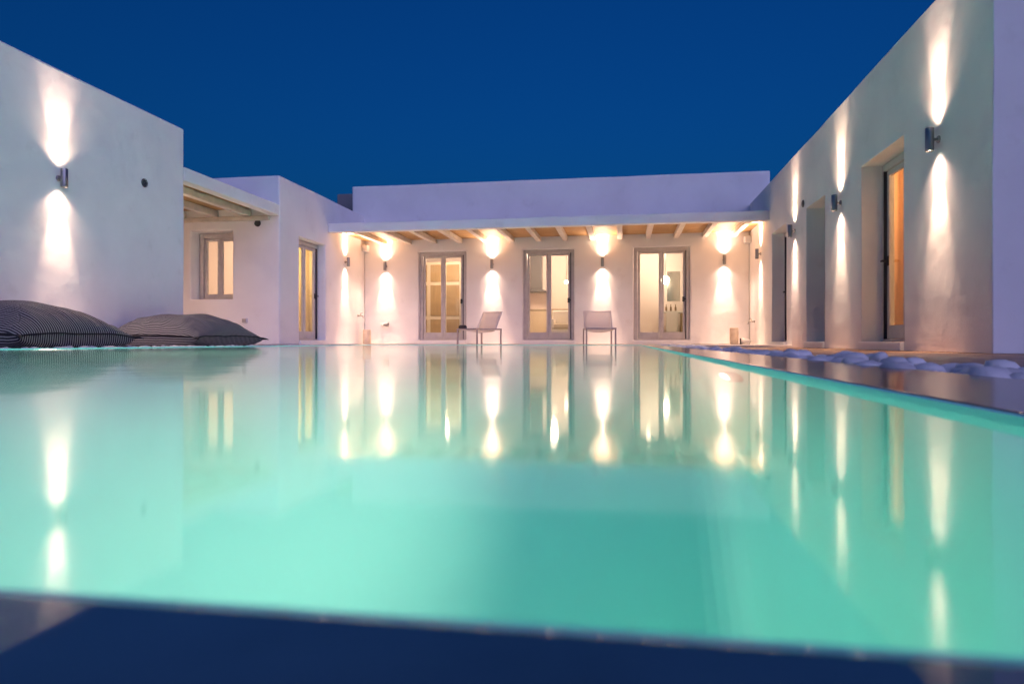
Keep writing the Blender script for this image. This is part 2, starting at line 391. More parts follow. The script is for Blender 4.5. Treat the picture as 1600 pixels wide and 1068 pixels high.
# ------------------------------------------------------------------ doors and windows
def framed(parent, P, u0, u1, v0, v1, leaves, name='door', sill=True, kick=0.16, handle=True, stile=0.058, fmat=None, outer=0.085, track=True):
    """frame as the part, leaves / panes / handle as its sub-parts. P maps (u, v, w) to world, w into the wall"""
    fmat = fmat or TAUPE
    q = lambda u, v, w: Vector(rel(parent, *P(u, v, w)))
    def bar(bm, a0, a1, b0, b1, w0, w1):
        vsx = [bm.verts.new(q(u, v, w)) for w in (w0, w1) for v in (b0, b1) for u in (a0, a1)]
        for f in ((0, 2, 3, 1), (4, 5, 7, 6), (0, 1, 5, 4), (2, 6, 7, 3), (0, 4, 6, 2), (1, 3, 7, 5)): bm.faces.new([vsx[i] for i in f])
        return bm
    def fin(bm): bmesh.ops.recalc_face_normals(bm, faces=bm.faces); return bm
    bm = bmesh.new()
    bar(bm, u0, u0 + outer, v0, v1, 0, 0.12); bar(bm, u1 - outer, u1, v0, v1, 0, 0.12)
    bar(bm, u0 + outer, u1 - outer, v1 - outer, v1, 0.002, 0.118); bar(bm, u0 + outer, u1 - outer, v0, v0 + 0.03, 0.002, 0.118)
    fr = obj(name, fin(bm), fmat, parent, bevel=0.006)
    a, b = u0 + outer + 0.006, u1 - outer - 0.006; W = (b - a) / leaves
    lo, hi = v0 + 0.034, v1 - outer - 0.006
    for k in range(leaves):
        l0, l1 = a + k * W + 0.002, a + (k + 1) * W - 0.002
        bm = bmesh.new()
        bar(bm, l0, l0 + stile, lo, hi, 0.03, 0.075); bar(bm, l1 - stile, l1, lo, hi, 0.03, 0.075)
        bar(bm, l0 + stile, l1 - stile, hi - stile, hi, 0.031, 0.074); bar(bm, l0 + stile, l1 - stile, lo, lo + kick, 0.031, 0.074)
        obj('leaf', fin(bm), fmat, fr, bevel=0.004)
        bm = bmesh.new()
        bar(bm, l0 + stile, l1 - stile, lo + kick, hi - stile, 0.050, 0.056)
        obj('pane', fin(bm), GLASS, fr)
    if track:
        bm = bmesh.new(); bar(bm, u1 - outer - 0.005, u1 - outer + 0.012, v0 + 0.03, v1 - outer, -0.004, 0.06)
        obj('track', fin(bm), DARKFRAME, fr)
    if handle:
        bm = bmesh.new(); hu = b - 0.045; hv = v0 + 0.98
        bar(bm, hu - 0.028, hu + 0.028, hv - 0.06, hv + 0.06, 0.018, 0.03); bar(bm, hu - 0.012, hu + 0.012, hv - 0.015, hv + 0.015, -0.03, 0.018)
        bar(bm, hu - 0.015, hu + 0.05, hv - 0.012, hv + 0.012, -0.045, -0.03)
        obj('handle', fin(bm), DARKFRAME, fr, bevel=0.003)
    return fr
def at_root(root, bm):                # mesh given in world coordinates -> local to its root
    bm.transform(Matrix.Translation(-root.location)); return bm
def wall(root, P, u0, u1, v0, v1, th, holes=(), name='wall', m=None, bevel=0.03, seam=None):
    bm = slab(P, u0, u1, v0, v1, th, holes)
    if seam:                                        # edges where two walls butt stay sharp so that no groove shows
        wl = bm.edges.layers.float.new('bevel_weight_edge')
        for e in bm.edges:
            hard = len(e.link_faces) == 2 and e.calc_face_angle(0) > R(40)
            e[wl] = 1.0 if hard and not all(seam(v.co) for v in e.verts) else 0.0
    o = obj(name, at_root(root, bm), m or PLASTER, root, bevel=bevel, seg=3)
    if seam: o.modifiers['bevel'].limit_method = 'WEIGHT'
    return o
def part(root, name, bm, m, **k): return obj(name, at_root(root, bm), m, root, **k)

# ------------------------------------------------------------------ left wing: plain white block, parapet roof
TOP = 3.23
lw = empty('left_wing', (-9.5, 4.0, DECK_L), label='plain white plastered block with no openings on the left behind the cushions', category='building')
wall(lw, PYl(XL), -2.5, 9.42, DECK_L, TOP, 0.3)
wall(lw, PXb(9.42), -12.5, XL - 0.302, DECK_L, TOP - 0.002, 0.3)
part(lw, 'roof', bx(-12.5, XL - 0.302, -2.5, 9.118, 2.75, 2.95), PLASTER)
part(lw, 'wall', bx(-12.8, -12.502, -2.5, 9.42, DECK_L, TOP - 0.004), PLASTER)

# ------------------------------------------------------------------ corner house with window, side door and pergola porch
chs = empty('corner_house', (-9.0, 14.5, DECK_B), label='white corner house with lit window under a small beamed porch', category='building')
WIN = (-8.50, -7.60, 0.84, 2.19)
CY = 12.33
wall(chs, PX(CY), -12.5, XL, DECK_B, TOP, 0.42, [WIN], seam=lambda c: c.y > CY + 0.4 and c.x > XL - 0.01)
SD = (13.14, 14.39, 0.03, 2.16)
wall(chs, PYl(XL), CY + 0.4202, 19.0, DECK_B, TOP, 0.3, [SD], seam=lambda c: c.y < CY + 0.43)
part(chs, 'roof', bx(-12.5, XL - 0.303, CY + 0.423, 19, 2.72, 2.92), PLASTER)
part(chs, 'floor', bx(-12.5, XL - 0.303, CY + 0.423, 19, -0.05, 0.02), TERR)
part(chs, 'inner_wall', bx(-12.5, XL - 0.303, 16.0, 16.15, 0.02, 2.72), INNER)
part(chs, 'inner_wall', bx(-12.5, -12.3, CY + 0.423, 16.0, 0.02, 2.72), INNER)
part(chs, 'inner_ceiling', bx(-12.3, XL - 0.303, CY + 0.423, 16.0, 2.66, 2.718), INNER)
framed(chs, PX(CY + 0.27), WIN[0] + 0.01, WIN[1] - 0.01, WIN[2] + 0.005, WIN[3] - 0.01, 2, name='window', kick=0.085, handle=False, outer=0.09, track=False)
framed(chs, PYl(XL - 0.17), SD[0], SD[1], SD[2] + 0.005, SD[3] - 0.005, 2, name='door')
part(chs, 'threshold', bx(XL - 0.30, XL + 0.03, SD[0] + 0.001, SD[1] - 0.001, DECK_B, SD[2] + 0.003), PLASTER, bevel=0.01)
# porch roof between the left wing and the corner house
pr = part(chs, 'porch_fascia', bx(XL - 0.20, XL, 9.423, CY - 0.003, 2.45, 2.66), PLASTER, bevel=0.02, seg=3)
for xb in (-7.25, -7.95, -8.65, -9.35, -10.05, -10.75):
    obj('porch_beam', at_root(chs, bx(xb - 0.06, xb + 0.06, 9.423, CY - 0.003, 2.45, 2.575)), BEAMP, pr, bevel=0.012)
yb = 9.43
while yb < CY - 0.1:
    obj('ceiling_board', at_root(chs, bx(-12.0, XL - 0.203, yb, yb + 0.152, 2.577, 2.60)), REED, pr); yb += 0.156
obj('porch_slab', at_root(chs, bx(-12.0, XL - 0.205, 9.423, CY - 0.003, 2.603, 2.655)), PLASTER, pr)
obj('lintel_band', at_root(chs, bx(-12.0, XL - 0.203, CY - 0.06, CY - 0.003, 2.36, 2.448)), BEAMP, pr, bevel=0.01)

# ------------------------------------------------------------------ main house at the back with three doors and a porch
BY = 16.7; BT = 4.0
mh = empty('main_house', (-1.8, 18.5, DECK_B), label='main white house at the back with three lit glass doors and a beamed porch', category='building')
D1 = (-5.157, -3.926, 0.045, 2.28); D2 = (-2.483, -1.219, 0.045, 2.28); D3 = (0.212, 1.529, 0.045, 2.28)
wall(mh, PX(BY), -6.598, 2.898, DECK_B, 3.0, 0.32, [D1, D2, D3], bevel=0.035)
wall(mh, PX(BY + 0.001), -6.93, 3.35, 3.003, BT, 0.32, name='parapet')
part(mh, 'wall', bx(-6.93, -6.60, BY + 0.33, 21.5, DECK_B, BT - 0.003), PLASTER)
part(mh, 'wall', bx(3.05, 3.35, BY + 0.33, 21.5, DECK_B, BT - 0.003), PLASTER)
part(mh, 'wall', bx(-6.6, 3.05, 21.2, 21.5, DECK_B, BT - 0.006), PLASTER)
part(mh, 'roof', bx(-6.598, 3.048, BY + 0.33, 21.198, 2.9, 3.1), PLASTER)
part(mh, 'floor', bx(-6.598, 3.048, BY + 0.322, 21.198, -0.05, 0.04), mat('pale_floor', (0.55, 0.50, 0.43), 0.35))
part(mh, 'inner_ceiling', bx(-6.598, 3.048, BY + 0.322, 21.198, 2.62, 2.68), INNER)
for xw in (-3.3, -0.62): part(mh, 'inner_wall', bx(xw - 0.06, xw + 0.06, BY + 0.322, 21.19, 0.04, 2.62), INNER)
part(mh, 'inner_wall', bx(-6.598, -3.362, 20.0, 20.12, 0.04, 2.62), INNER)
part(mh, 'inner_wall', bx(-3.238, -0.682, 20.0, 20.12, 0.04, 2.62), INNER)
part(mh, 'inner_wall', bx(-0.558, 3.045, 18.9, 19.02, 0.04, 2.62), INNER)
for d in (D1, D2, D3):
    framed(mh, PX(BY + 0.07), d[0] + 0.004, d[1] - 0.004, d[2], d[3] - 0.004, 2)
    part(mh, 'threshold', bx(d[0] - 0.03, d[1] + 0.03, BY - 0.05, BY - 0.002, DECK_B, d[2] - 0.01), PLASTER, bevel=0.012)
# porch
FY = 14.5
pf = part(mh, 'porch_fascia', bx(XL + 0.003, XR - 0.003, FY, FY + 0.18, 2.465, 2.67), PLASTER, bevel=0.02, seg=3)
for i in range(14):
    xb = 2.53 - 0.66 * i
    obj('porch_beam', at_root(mh, bx(xb - 0.06, xb + 0.06, FY + 0.182, BY - 0.003, 2.47, 2.585)), BEAMP, pf, bevel=0.012)
yb = FY + 0.185
while yb < BY - 0.1:
    obj('ceiling_board', at_root(mh, bx(XL + 0.005, XR - 0.005, yb, yb + 0.122, 2.587, 2.61)), REED_Y, pf); yb += 0.126
obj('porch_slab', at_root(mh, bx(XL + 0.004, XR - 0.004, FY + 0.183, BY - 0.003, 2.613, 2.665)), PLASTER, pf)
for xa, xc in ((XL + 0.003, XL + 0.15), (XR - 0.15, XR - 0.003)):
    obj('corbel', at_root(mh, bx(xa, xc, BY - 0.20, BY - 0.003, 2.30, 2.468)), PLASTER, pf, bevel=0.02)

# ------------------------------------------------------------------ right wing
rw = empty('right_wing', (5.0, 11.0, DECK_R), label='long white wing on the right with three deep openings and wall lamps', category='building')
OA = (7.77, 9.08, -0.005, 2.17); OB = (10.64, 11.67, -0.005, 2.16); OC = (13.05, 14.30, -0.005, 2.16)
wall(rw, PYr(XR), 6.0, 16.69, DECK_R, TOP, 0.36, [OA, OB, OC], bevel=0.04, seam=lambda c: c.x > XR + 0.35 and c.y < 6.1)
wall(rw, PX(6.0), XR + 0.3602, 9.0, DECK_R, TOP, 0.3, seam=lambda c: c.x < XR + 0.37)
part(rw, 'wall', bx(9.002, 9.3, 6.0, 16.69, DECK_R, TOP - 0.004), PLASTER)
part(rw, 'wall', bx(XR + 0.363, 9.0, 16.39, 16.688, DECK_R, TOP - 0.003), PLASTER)
part(rw, 'roof', bx(XR + 0.363, 9.0, 6.303, 16.388, 2.72, 2.92), PLASTER)
part(rw, 'floor', bx(XR + 0.363, 9.0, 6.303, 16.388, -0.09, -0.01), TERR)
part(rw, 'inner_wall', bx(XR + 0.363, 9.0, 9.9, 10.05, -0.01, 2.72), INNER)
part(rw, 'inner_wall', bx(XR + 0.363, 9.0, 12.3, 12.45, -0.01, 2.72), INNER)
part(rw, 'inner_wall', bx(5.6, 5.75, 6.303, 9.898, -0.01, 2.72), INNER)
for o in (OA, OB, OC):
    part(rw, 'threshold', bx(XR - 0.035, XR + 0.355, o[0] + 0.001, o[1] - 0.001, DECK_R, o[2] + 0.006), PLASTER, bevel=0.01)
framed(rw, PYr(XR + 0.235), OA[0] + 0.004, OA[1] - 0.004, OA[2] + 0.01, OA[3] - 0.004, 2)
framed(rw, PYr(XR + 0.235), OC[0] + 0.004, OC[1] - 0.004, OC[2] + 0.01, OC[3] - 0.004, 2)
# closed shutter in the middle opening
sh = framed(rw, PYr(XR + 0.275), OB[0] + 0.004, OB[1] - 0.004, OB[2] + 0.01, OB[3] - 0.004, 2, name='window', handle=False)

# ------------------------------------------------------------------ wall lamps
def wall_lamp(x, y, z, rz, label, power=1.0, core=1.0):
    """local +Y points out of the wall"""
    t = empty('wall_lamp', (x, y, z), label=label, category='wall lamp', group='cylinder lamps on the white walls')
    t.rotation_euler = (0, 0, rz); rnd = random.Random(label)
    off = 0.085
    obj('wall_plate', lathe(bmesh.new(), [(0.034, 0.0), (0.034, 0.012), (0.03, 0.018)], 20, Matrix.Rotation(R(-90), 4, 'X')), STEEL, t, smooth=False)
    obj('bracket', tube(bmesh.new(), [(0, 0.018, 0), (0, 0.05, 0)], 0.016, 12), STEEL, t)
    M = Matrix.Translation((0, off, 0))
    obj('barrel', lathe(bmesh.new(), [(0.031, 0.09), (0.033, 0.108), (0.0375, 0.108), (0.0385, 0.104), (0.0385, -0.104), (0.0375, -0.108), (0.033, -0.108), (0.031, -0.09)], 28, M, cap=False), STEEL, t, smooth=True)
    for s in (1, -1):
        Ml = M @ Matrix.Translation((0, 0, 0.092 * s))
        obj('lens', lathe(bmesh.new(), [(0.031, -0.002), (0.031, 0.002)], 20, Ml), LENS, t)
        va = rnd.uniform(0.85, 1.15)
        for nm, size, en, bl in (('beam', 42, 190.0 * va * core, 1.0), ('fringe', 120, 13.0 * va, 1.0), ('spill', 112, 39.0 * va * (1.3 if core < 1 else 1.0), 1.0)):
            L = bpy.data.lights.new(nm, 'SPOT'); L.spot_size = R(size); L.spot_blend = bl; L.energy = en * power; L.color = (LAMPW[0], LAMPW[1] * rnd.uniform(0.96, 1.04), LAMPW[2] * rnd.uniform(0.93, 1.07))
            L.shadow_soft_size = 0.022
            lo = bpy.data.objects.new(nm, L); lo.location = (0, off, 0.113 * s)
            tilt = R(rnd.uniform(4.5, 8.5)) if nm == 'beam' else R(2) if nm == 'fringe' else R(-32)       # beam and fringe lean to the wall; spill, added as fill, leans outward
            lo.rotation_euler = (-tilt if s < 0 else math.pi + tilt, 0, 0)
            link(lo, t)
    return t
RZ_L, RZ_R, RZ_B, RZ_F = R(-90), R(90), R(180), 0.0      # out of a left-hand wall (+X), right-hand wall (-X), back wall (-Y)
wall_lamp(XL, 7.08, 1.93, RZ_L, 'steel up-and-down cylinder lamp alone on the left block', 1.0, 0.68)
wall_lamp(XL, 15.46, 1.91, RZ_L, 'steel cylinder lamp on the left end wall of the back porch')
for xx, nm in ((-6.02, 'left of first glass door'), (-3.25, 'between the first and middle glass doors'), (-0.53, 'between the middle and right glass doors'), (2.31, 'above the right beige pot')):
    wall_lamp(xx, BY, 1.93, RZ_B, 'steel cylinder lamp on the back wall ' + nm)
wall_lamp(XR, 15.4, 1.90, RZ_R, 'steel cylinder lamp on the right end wall of the back porch')
wall_lamp(XR, 12.4, 1.91, RZ_R, 'steel cylinder lamp farthest down the right wing, beside its dark door opening', 1.0, 0.68)
wall_lamp(XR, 9.88, 1.89, RZ_R, 'steel cylinder lamp midway along the right wing', 1.0, 0.68)
wall_lamp(XR, 6.94, 1.89, RZ_R, 'largest nearest steel cylinder lamp on the right wing', 1.0, 0.68)
for xx, nm in ((-7.5, 'nearer the pool'), (-9.2, 'deeper inside')):
    wall_lamp(xx, 9.42, 1.93, RZ_F, 'cylinder lamp on the end wall of left block under the small porch, ' + nm, 0.8)

# ------------------------------------------------------------------ round wall vents, sockets, taps
def vent(x, y, z, rz, label, r=0.06):
    t = empty('wall_vent', (x, y, z), label=label, category='vent', group='round wall vents'); t.rotation_euler = (0, 0, rz)
    M = Matrix.Rotation(R(-90), 4, 'X')
    obj('rim', lathe(bmesh.new(), [(r * 0.86, 0.002), (r, 0.002), (r, 0.014), (r * 0.9, 0.018), (r * 0.86, 0.012)], 24, M, cap=False), mat('vent_grey', (0.10, 0.10, 0.10), 0.6), t, smooth=True)
    obj('back_disc', lathe(bmesh.new(), [(r * 0.86, 0.001), (r * 0.86, 0.004)], 24, M), BLACK, t)
    for k in range(-2, 3):
        w = math.sqrt(max(0.0, (r * 0.85) ** 2 - (k * r * 0.32) ** 2))
        obj('slat', bx(-w, w, 0.005, 0.012, k * r * 0.32 - 0.004, k * r * 0.32 + 0.004), mat('vent_slat', (0.13, 0.13, 0.13), 0.6), t)
vent(XL, 8.54, 2.21, RZ_L, 'round dark vent on the left block beside its lamp')
vent(-7.06, CY, 2.31, RZ_B, 'round dark vent above the lit window of the corner house', 0.065)
vent(XR, 11.85, 2.27, RZ_R, 'round dark vent on the right wing above the middle opening')
def socket(x, y, z, rz, label, dark=False):
    t = empty('outdoor_socket', (x, y, z), label=label, category='socket'); t.rotation_euler = (0, 0, rz)
    obj('box', bx(-0.05, 0.05, 0, 0.05, -0.045, 0.045), mat('socket_white', (0.7, 0.68, 0.66), 0.5), t, bevel=0.008)
    obj('cover', bx(-0.04, 0.04, 0.05, 0.058, -0.035, 0.03), mat('socket_grey', (0.35, 0.33, 0.32), 0.5), t, bevel=0.003)
socket(-7.32, CY, 0.42, RZ_B, 'small outdoor socket low on the corner house wall under the window')
t = empty('garden_spotlight', (-6.10, BY, 0.44), label='small white wall spotlight on an arm low on back wall beside the left pot', category='spotlight'); t.rotation_euler = (0, 0, RZ_B)
obj('wall_plate', bx(-0.05, 0.05, 0, 0.02, -0.05, 0.05), mat('spot_white', (0.75, 0.73, 0.7), 0.5), t, bevel=0.006)
obj('arm', tube(bmesh.new(), [(0, 0.02, 0), (0, 0.09, 0), (-0.06, 0.12, 0)], 0.016), mat('spot_arm', (0.75, 0.73, 0.7), 0.5), t)
obj('head', lathe(bmesh.new(), [(0.03, -0.06), (0.05, 0.0), (0.055, 0.07), (0.048, 0.07)], 18, Matrix.Translation((-0.12, 0.12, 0)) @ Matrix.Rotation(R(-90), 4, 'Y')), mat('spot_head', (0.25, 0.24, 0.24), 0.5), t, smooth=True)
def tap(x, y, z, rz, label):
    t = empty('garden_tap', (x, y, z), label=label, category='tap', group='garden taps'); t.rotation_euler = (0, 0, rz)
    brass = mat('tap_metal', (0.45, 0.42, 0.38), 0.3, metal=1)
    obj('rosette', lathe(bmesh.new(), [(0.028, 0), (0.028, 0.008), (0.02, 0.014)], 16, Matrix.Rotation(R(-90), 4, 'X')), brass, t)
    obj('spout', tube(bmesh.new(), [(0, 0.01, 0), (0, 0.08, 0.0), (0, 0.13, -0.01), (0, 0.15, -0.06)], [0.014, 0.016, 0.014, 0.012]), brass, t, smooth=True)
    obj('handle', tube(bmesh.new(), [(0, 0.075, 0.015), (0, 0.075, 0.055), (0.0, 0.13, 0.07)], 0.009), brass, t, smooth=True)
tap(XL, 16.25, 0.66, RZ_L, 'small metal garden tap on the left end of the back porch')
tap(XR, 16.1, 0.46, RZ_R, 'small metal garden tap on the right end of the back porch')

# ------------------------------------------------------------------ pots and floor spotlight
POTM = mat('beige_stone', (0.72, 0.59, 0.45), 0.8, vary=0.25, vscale=9, bump=0.3, bscale=35)
def pot(x, y, label, r=0.10, h=0.36):
    t = empty('cylinder_pot', (x, y, DECK_B), label=label, category='pot', group='beige cylinder pots')
    obj('body', lathe(bmesh.new(), [(r * .92, 0), (r, 0.015), (r, h * .5), (r, h - 0.012), (r * .97, h), (r * .86, h), (r * .84, h - 0.05)], 28), POTM, t, smooth=True)
    obj('candle', lathe(bmesh.new(), [(r * .5, h - 0.08), (r * .5, h - 0.02), (r * .42, h - 0.012)], 18), mat('candle_wax', (0.75, 0.7, 0.6), 0.5), t, smooth=True)
pot(-6.38, 16.3, 'beige stone cylinder pot at the left end of the back porch')
pot(2.48, 16.3, 'beige stone cylinder pot at the right end of the back porch', 0.098, 0.38)
t = empty('floor_spotlight', (2.70, 16.3, DECK_B), label='small white cone spotlight lying on the floor beside right pot', category='spotlight')
obj('stand', bx(-0.09, -0.07, -0.05, 0.05, 0, 0.14), BLACK, t, bevel=0.004)
obj('cone', lathe(bmesh.new(), [(0.075, -0.07), (0.06, 0.02), (0.03, 0.12), (0.012, 0.17)], 20, Matrix.Translation((0, 0, 0.078)) @ Matrix.Rotation(R(90), 4, 'Y')), mat('cone_white', (0.8, 0.78, 0.75), 0.5), t, smooth=True)

# ------------------------------------------------------------------ lounge chairs
FABRIC = mat('white_mesh_fabric', (0.90, 0.86, 0.83), 0.85, bump=0.2, bscale=300, bdist=0.002)
def translucent(m, k=0.5):
    nt = m.node_tree; b = nt.nodes['Principled BSDF']; t = nt.nodes.new('ShaderNodeBsdfTranslucent')
    t.inputs['Color'].default_value = b.inputs['Base Color'].default_value
    mx = nt.nodes.new('ShaderNodeMixShader'); mx.inputs[0].default_value = k
    nt.links.new(b.outputs[0], mx.inputs[1]); nt.links.new(t.outputs[0], mx.inputs[2]); nt.links.new(mx.outputs[0], nt.nodes['Material Output'].inputs['Surface'])
translucent(FABRIC, 0.6)
CHF = mat('grey_chair_frame', (0.38, 0.33, 0.34), 0.4, metal=0.3)
def chair(x, y, rz, label):
    t = empty('lounge_chair', (x, y, DECK_B), label=label, category='chair', group='low lounge chairs on the back porch'); t.rotation_euler = (0, 0, rz)
    W, D = 0.31, 0.72                                  # half width, depth: front at -Y
    def sheet(pts, name, th=0.012):
        bm = bmesh.new(); rows = []
        for (yy, zz, sag) in pts:
            rows.append([bm.verts.new((xx * (W - 0.02), yy, zz - sag * (1 - xx * xx))) for xx in (-1, -.6, -.2, .2, .6, 1)])
        for a, b in zip(rows, rows[1:]):
            for i in range(5): bm.faces.new((a[i], a[i + 1], b[i + 1], b[i]))
        o = obj(name, bm, FABRIC, t, smooth=True); s = o.modifiers.new('s', 'SOLIDIFY'); s.thickness = th
    sheet([(-0.36, 0.345, 0.005), (-0.2, 0.335, 0.03), (0.05, 0.315, 0.045), (0.22, 0.31, 0.02)], 'seat')
    sheet([(0.235, 0.33, 0.0), (0.30, 0.46, 0.0), (0.37, 0.60, 0.0), (0.43, 0.735, 0.0)], 'backrest')
    bm = bmesh.new()
    for s in (-1, 1): box(bm, s * W - 0.018, s * W + 0.018, -0.40, 0.40, 0.325, 0.36)
    box(bm, -W + 0.018, W - 0.018, -0.40, -0.365, 0.326, 0.359); box(bm, -W + 0.018, W - 0.018, 0.365, 0.399, 0.326, 0.359)
    obj('seat_frame', bm, CHF, t, bevel=0.006)
    bm = bmesh.new()
    for s in (-1, 1): tube(bm, [(s * (W - 0.005), 0.21, 0.34), (s * (W - 0.005), 0.435, 0.745)], 0.013)
    tube(bm, [(-W + 0.005, 0.435, 0.745), (W - 0.005, 0.435, 0.745)], 0.013)
    obj('back_frame', bm, mat('pale_tube', (0.7, 0.66, 0.64), 0.4), t)
    for sx in (-1, 1):
        for yy in (-0.382, 0.382):
            obj('leg', bx(sx * W - 0.016, sx * W + 0.016, yy - 0.016, yy + 0.016, 0, 0.324), CHF, t, bevel=0.004)
    bm = bmesh.new(); lathe(bm, [(0.035, -0.10), (0.045, -0.08), (0.045, 0.08), (0.035, 0.10)], 16, Matrix.Translation((-0.2, -0.33, 0.388)) @ Matrix.Rotation(R(90), 4, 'Y'))
    return t, bm
c1, roll = chair(-3.25, 15.15, R(-33), 'low lounge chair turned sideways between first and middle doors, dark roll on its seat')
obj('headrest_roll', roll, mat('dark_roll', (0.05, 0.045, 0.05), 0.9), c1, smooth=True)
c2, roll = chair(-0.55, 15.05, R(8), 'low lounge chair facing the pool between middle and right doors'); roll.free()

# ------------------------------------------------------------------ floor cushions
def cushion(x, y, rz, label, seed, S=0.735, H=0.45, seam=0.14):
    t = empty('floor_cushion', (x, y, DECK_L), label=label, category='cushion', group='striped floor cushions'); t.rotation_euler = (0, 0, rz)
    n = 64
    def plan(u, v):
        pin = 0.075
        return S * u * (1 - pin * (1 - v * v) * abs(u) ** 3), S * v * (1 - pin * (1 - u * u) * abs(v) ** 3)
    def prof(u, v, p):
        return max(0.0, (1 - abs(u) ** 2.2) * (1 - abs(v) ** 2.2)) ** p
    def wr(u, v):
        e = max(abs(u), abs(v)); k = noise.noise(Vector((u * 2.2 + seed, v * 2.2, seed * 3.1)))
        if abs(u) > abs(v): s = v
        else: s = u
        rip = math.sin(s * 23 + 3 * k + seed) * 0.5 + math.sin(s * 41 + 5 * k) * 0.3
        return k * 0.035 * (1 - e ** 4) + rip * 0.016 * max(0, e - 0.40) * (1 - e) * 9
    for nm in ('top_panel', 'bottom_panel'):
        bm = bmesh.new(); uvl = bm.loops.layers.uv.new('UVMap'); g = []
        for i in range(n + 1):
            row = []
            for j in range(n + 1):
                u = math.sin((i / n * 2 - 1) * math.pi / 2) * 0.5 + (i / n * 2 - 1) * 0.5
                v = math.sin((j / n * 2 - 1) * math.pi / 2) * 0.5 + (j / n * 2 - 1) * 0.5
                px, py = plan(u, v)
                c = (abs(u) * abs(v)) ** 6
                sm = seam + 0.015 * noise.noise(Vector((u * 3, v * 3, seed))) - 0.03 * c
                if nm == 'top_panel':
                    z = sm + (H - seam) * prof(u, v, 0.62) + wr(u, v)
                else:
                    z = max(0.004, sm - 0.26 * prof(u, v, 0.30) - wr(u, v) * 0.5)
                    b = 0.05 * (prof(u, v, 0.5) if prof(u, v, 0.5) < 0.6 else 0.6)
                row.append((bm.verts.new((px, py, z)), u, v))
            g.append(row)
        arc = {}
        for i in range(n + 1):                       # cloth length measured along each row from its middle
            m0 = n // 2; arc[g[i][m0][0]] = g[i][m0][0].co.y
            for rng, sg in ((range(m0 + 1, n + 1), 1), (range(m0 - 1, -1, -1), -1)):
                for j in rng:
                    a, b = g[i][j - sg][0], g[i][j][0]
                    arc[b] = arc[a] + sg * (b.co - a.co).length
        for i in range(n):
            for j in range(n):
                q = [g[i][j], g[i + 1][j], g[i + 1][j + 1], g[i][j + 1]]
                if nm == 'bottom_panel': q.reverse()
                f = bm.faces.new([a[0] for a in q])
                for l in f.loops: l[uvl].uv = (l.vert.co.x, arc[l.vert])
        obj(nm, bm, STRIPE, t, smooth=True)
    pts = []
    for k in range(160):
        a = k / 160 * 4
        s = int(a); f = a - s
        c = [(-1, -1), (1, -1), (1, 1), (-1, 1), (-1, -1)]
        u = c[s][0] + (c[s + 1][0] - c[s][0]) * f; v = c[s][1] + (c[s + 1][1] - c[s][1]) * f
        px, py = plan(u, v); cc = (abs(u) * abs(v)) ** 6
        pts.append((px * 1.004, py * 1.004, seam + 0.015 * noise.noise(Vector((u * 3, v * 3, seed))) - 0.03 * cc))
    obj('piping', tube(bmesh.new(), pts, 0.008, 6, closed=True), mat('dark_piping', (0.012, 0.012, 0.015), 0.9), t, smooth=True)
    for sx, sy in ((1, 1), (1, -1)):
        obj('corner_tab', tube(bmesh.new(), [(sx * S * .985, sy * S * .985, seam - 0.03), (sx * (S + 0.03), sy * (S + 0.03), seam - 0.035), (sx * (S + 0.05), sy * (S + 0.06), seam - 0.045)], [0.02, 0.010, 0.004], 8), mat('dark_tab', (0.015, 0.015, 0.018), 0.9), t, smooth=True)
    return t
STRIPE = stripes('striped_canvas', 0.028, 1)
cushion(-5.93, 5.87, R(1), 'big black and white striped floor cushion at the left edge of the picture', 1.3)
cushion(-5.93, 8.47, R(-2), 'striped floor cushion behind the first, in front of the lit window', 4.1)

# ------------------------------------------------------------------ roof unit
t = empty('roof_unit', (-7.35, 17.6, 2.92), label='grey air conditioning box on the roof left of the back parapet', category='roof unit')
GREYM = mat('unit_grey', (0.20, 0.20, 0.21), 0.6)
obj('casing', bx(-0.3, 0.35, -0.2, 0.2, 0.06, 1.06), GREYM, t, bevel=0.015)
obj('grille', bx(-0.26, 0.31, -0.215, -0.202, 0.55, 0.62), BLACK, t)
for s in (-0.25, 0.25): obj('foot', bx(s - 0.04, s + 0.04, -0.2, 0.2, 0, 0.059), GREYM, t)

# ------------------------------------------------------------------ lit rooms
CREAM = mat('cream_lacquer', (0.70, 0.62, 0.48), 0.5)
OAK = wood('oak_panel', (0.36, 0.25, 0.12), (0.44, 0.31, 0.16), axis=2)
WHITEL = mat('white_linen', (0.78, 0.75, 0.70), 0.8)
def ceiling_light(x, y, z, label, power, col=WARM, size=0.22):
    t = empty('ceiling_light', (x, y, z), label=label, category='ceiling light', group='round ceiling lights in the rooms')
    obj('base', lathe(bmesh.new(), [(0.16, -0.03), (0.17, 0.0)], 24), WHITEL, t)
    obj('diffuser', lathe(bmesh.new(), [(0.02, -0.085), (0.09, -0.075), (0.145, -0.05), (0.155, -0.031)], 24), emis('diffuser', (1.0, 0.8, 0.55), 6), t, smooth=True)
    L = bpy.data.lights.new('glow', 'POINT'); L.energy = power; L.color = col; L.shadow_soft_size = 0.12
    lo = bpy.data.objects.new('glow', L); lo.location = (0, 0, -0.25); link(lo, t)
ceiling_light(-4.9, 18.3, 2.62, 'round ceiling light in the wardrobe room behind the first door', 34)
ceiling_light(-1.9, 18.4, 2.62, 'round ceiling light in the kitchen behind the middle door', 44)
ceiling_light(0.6, 17.9, 2.62, 'round ceiling light in the washroom behind the right door', 22)
ceiling_light(-8.6, 14.2, 2.66, 'round ceiling light in the room behind the corner window', 70)
ceiling_light(4.4, 8.6, 2.72, 'round ceiling light in the room of the right wing', 60, (1.0, 0.55, 0.25))
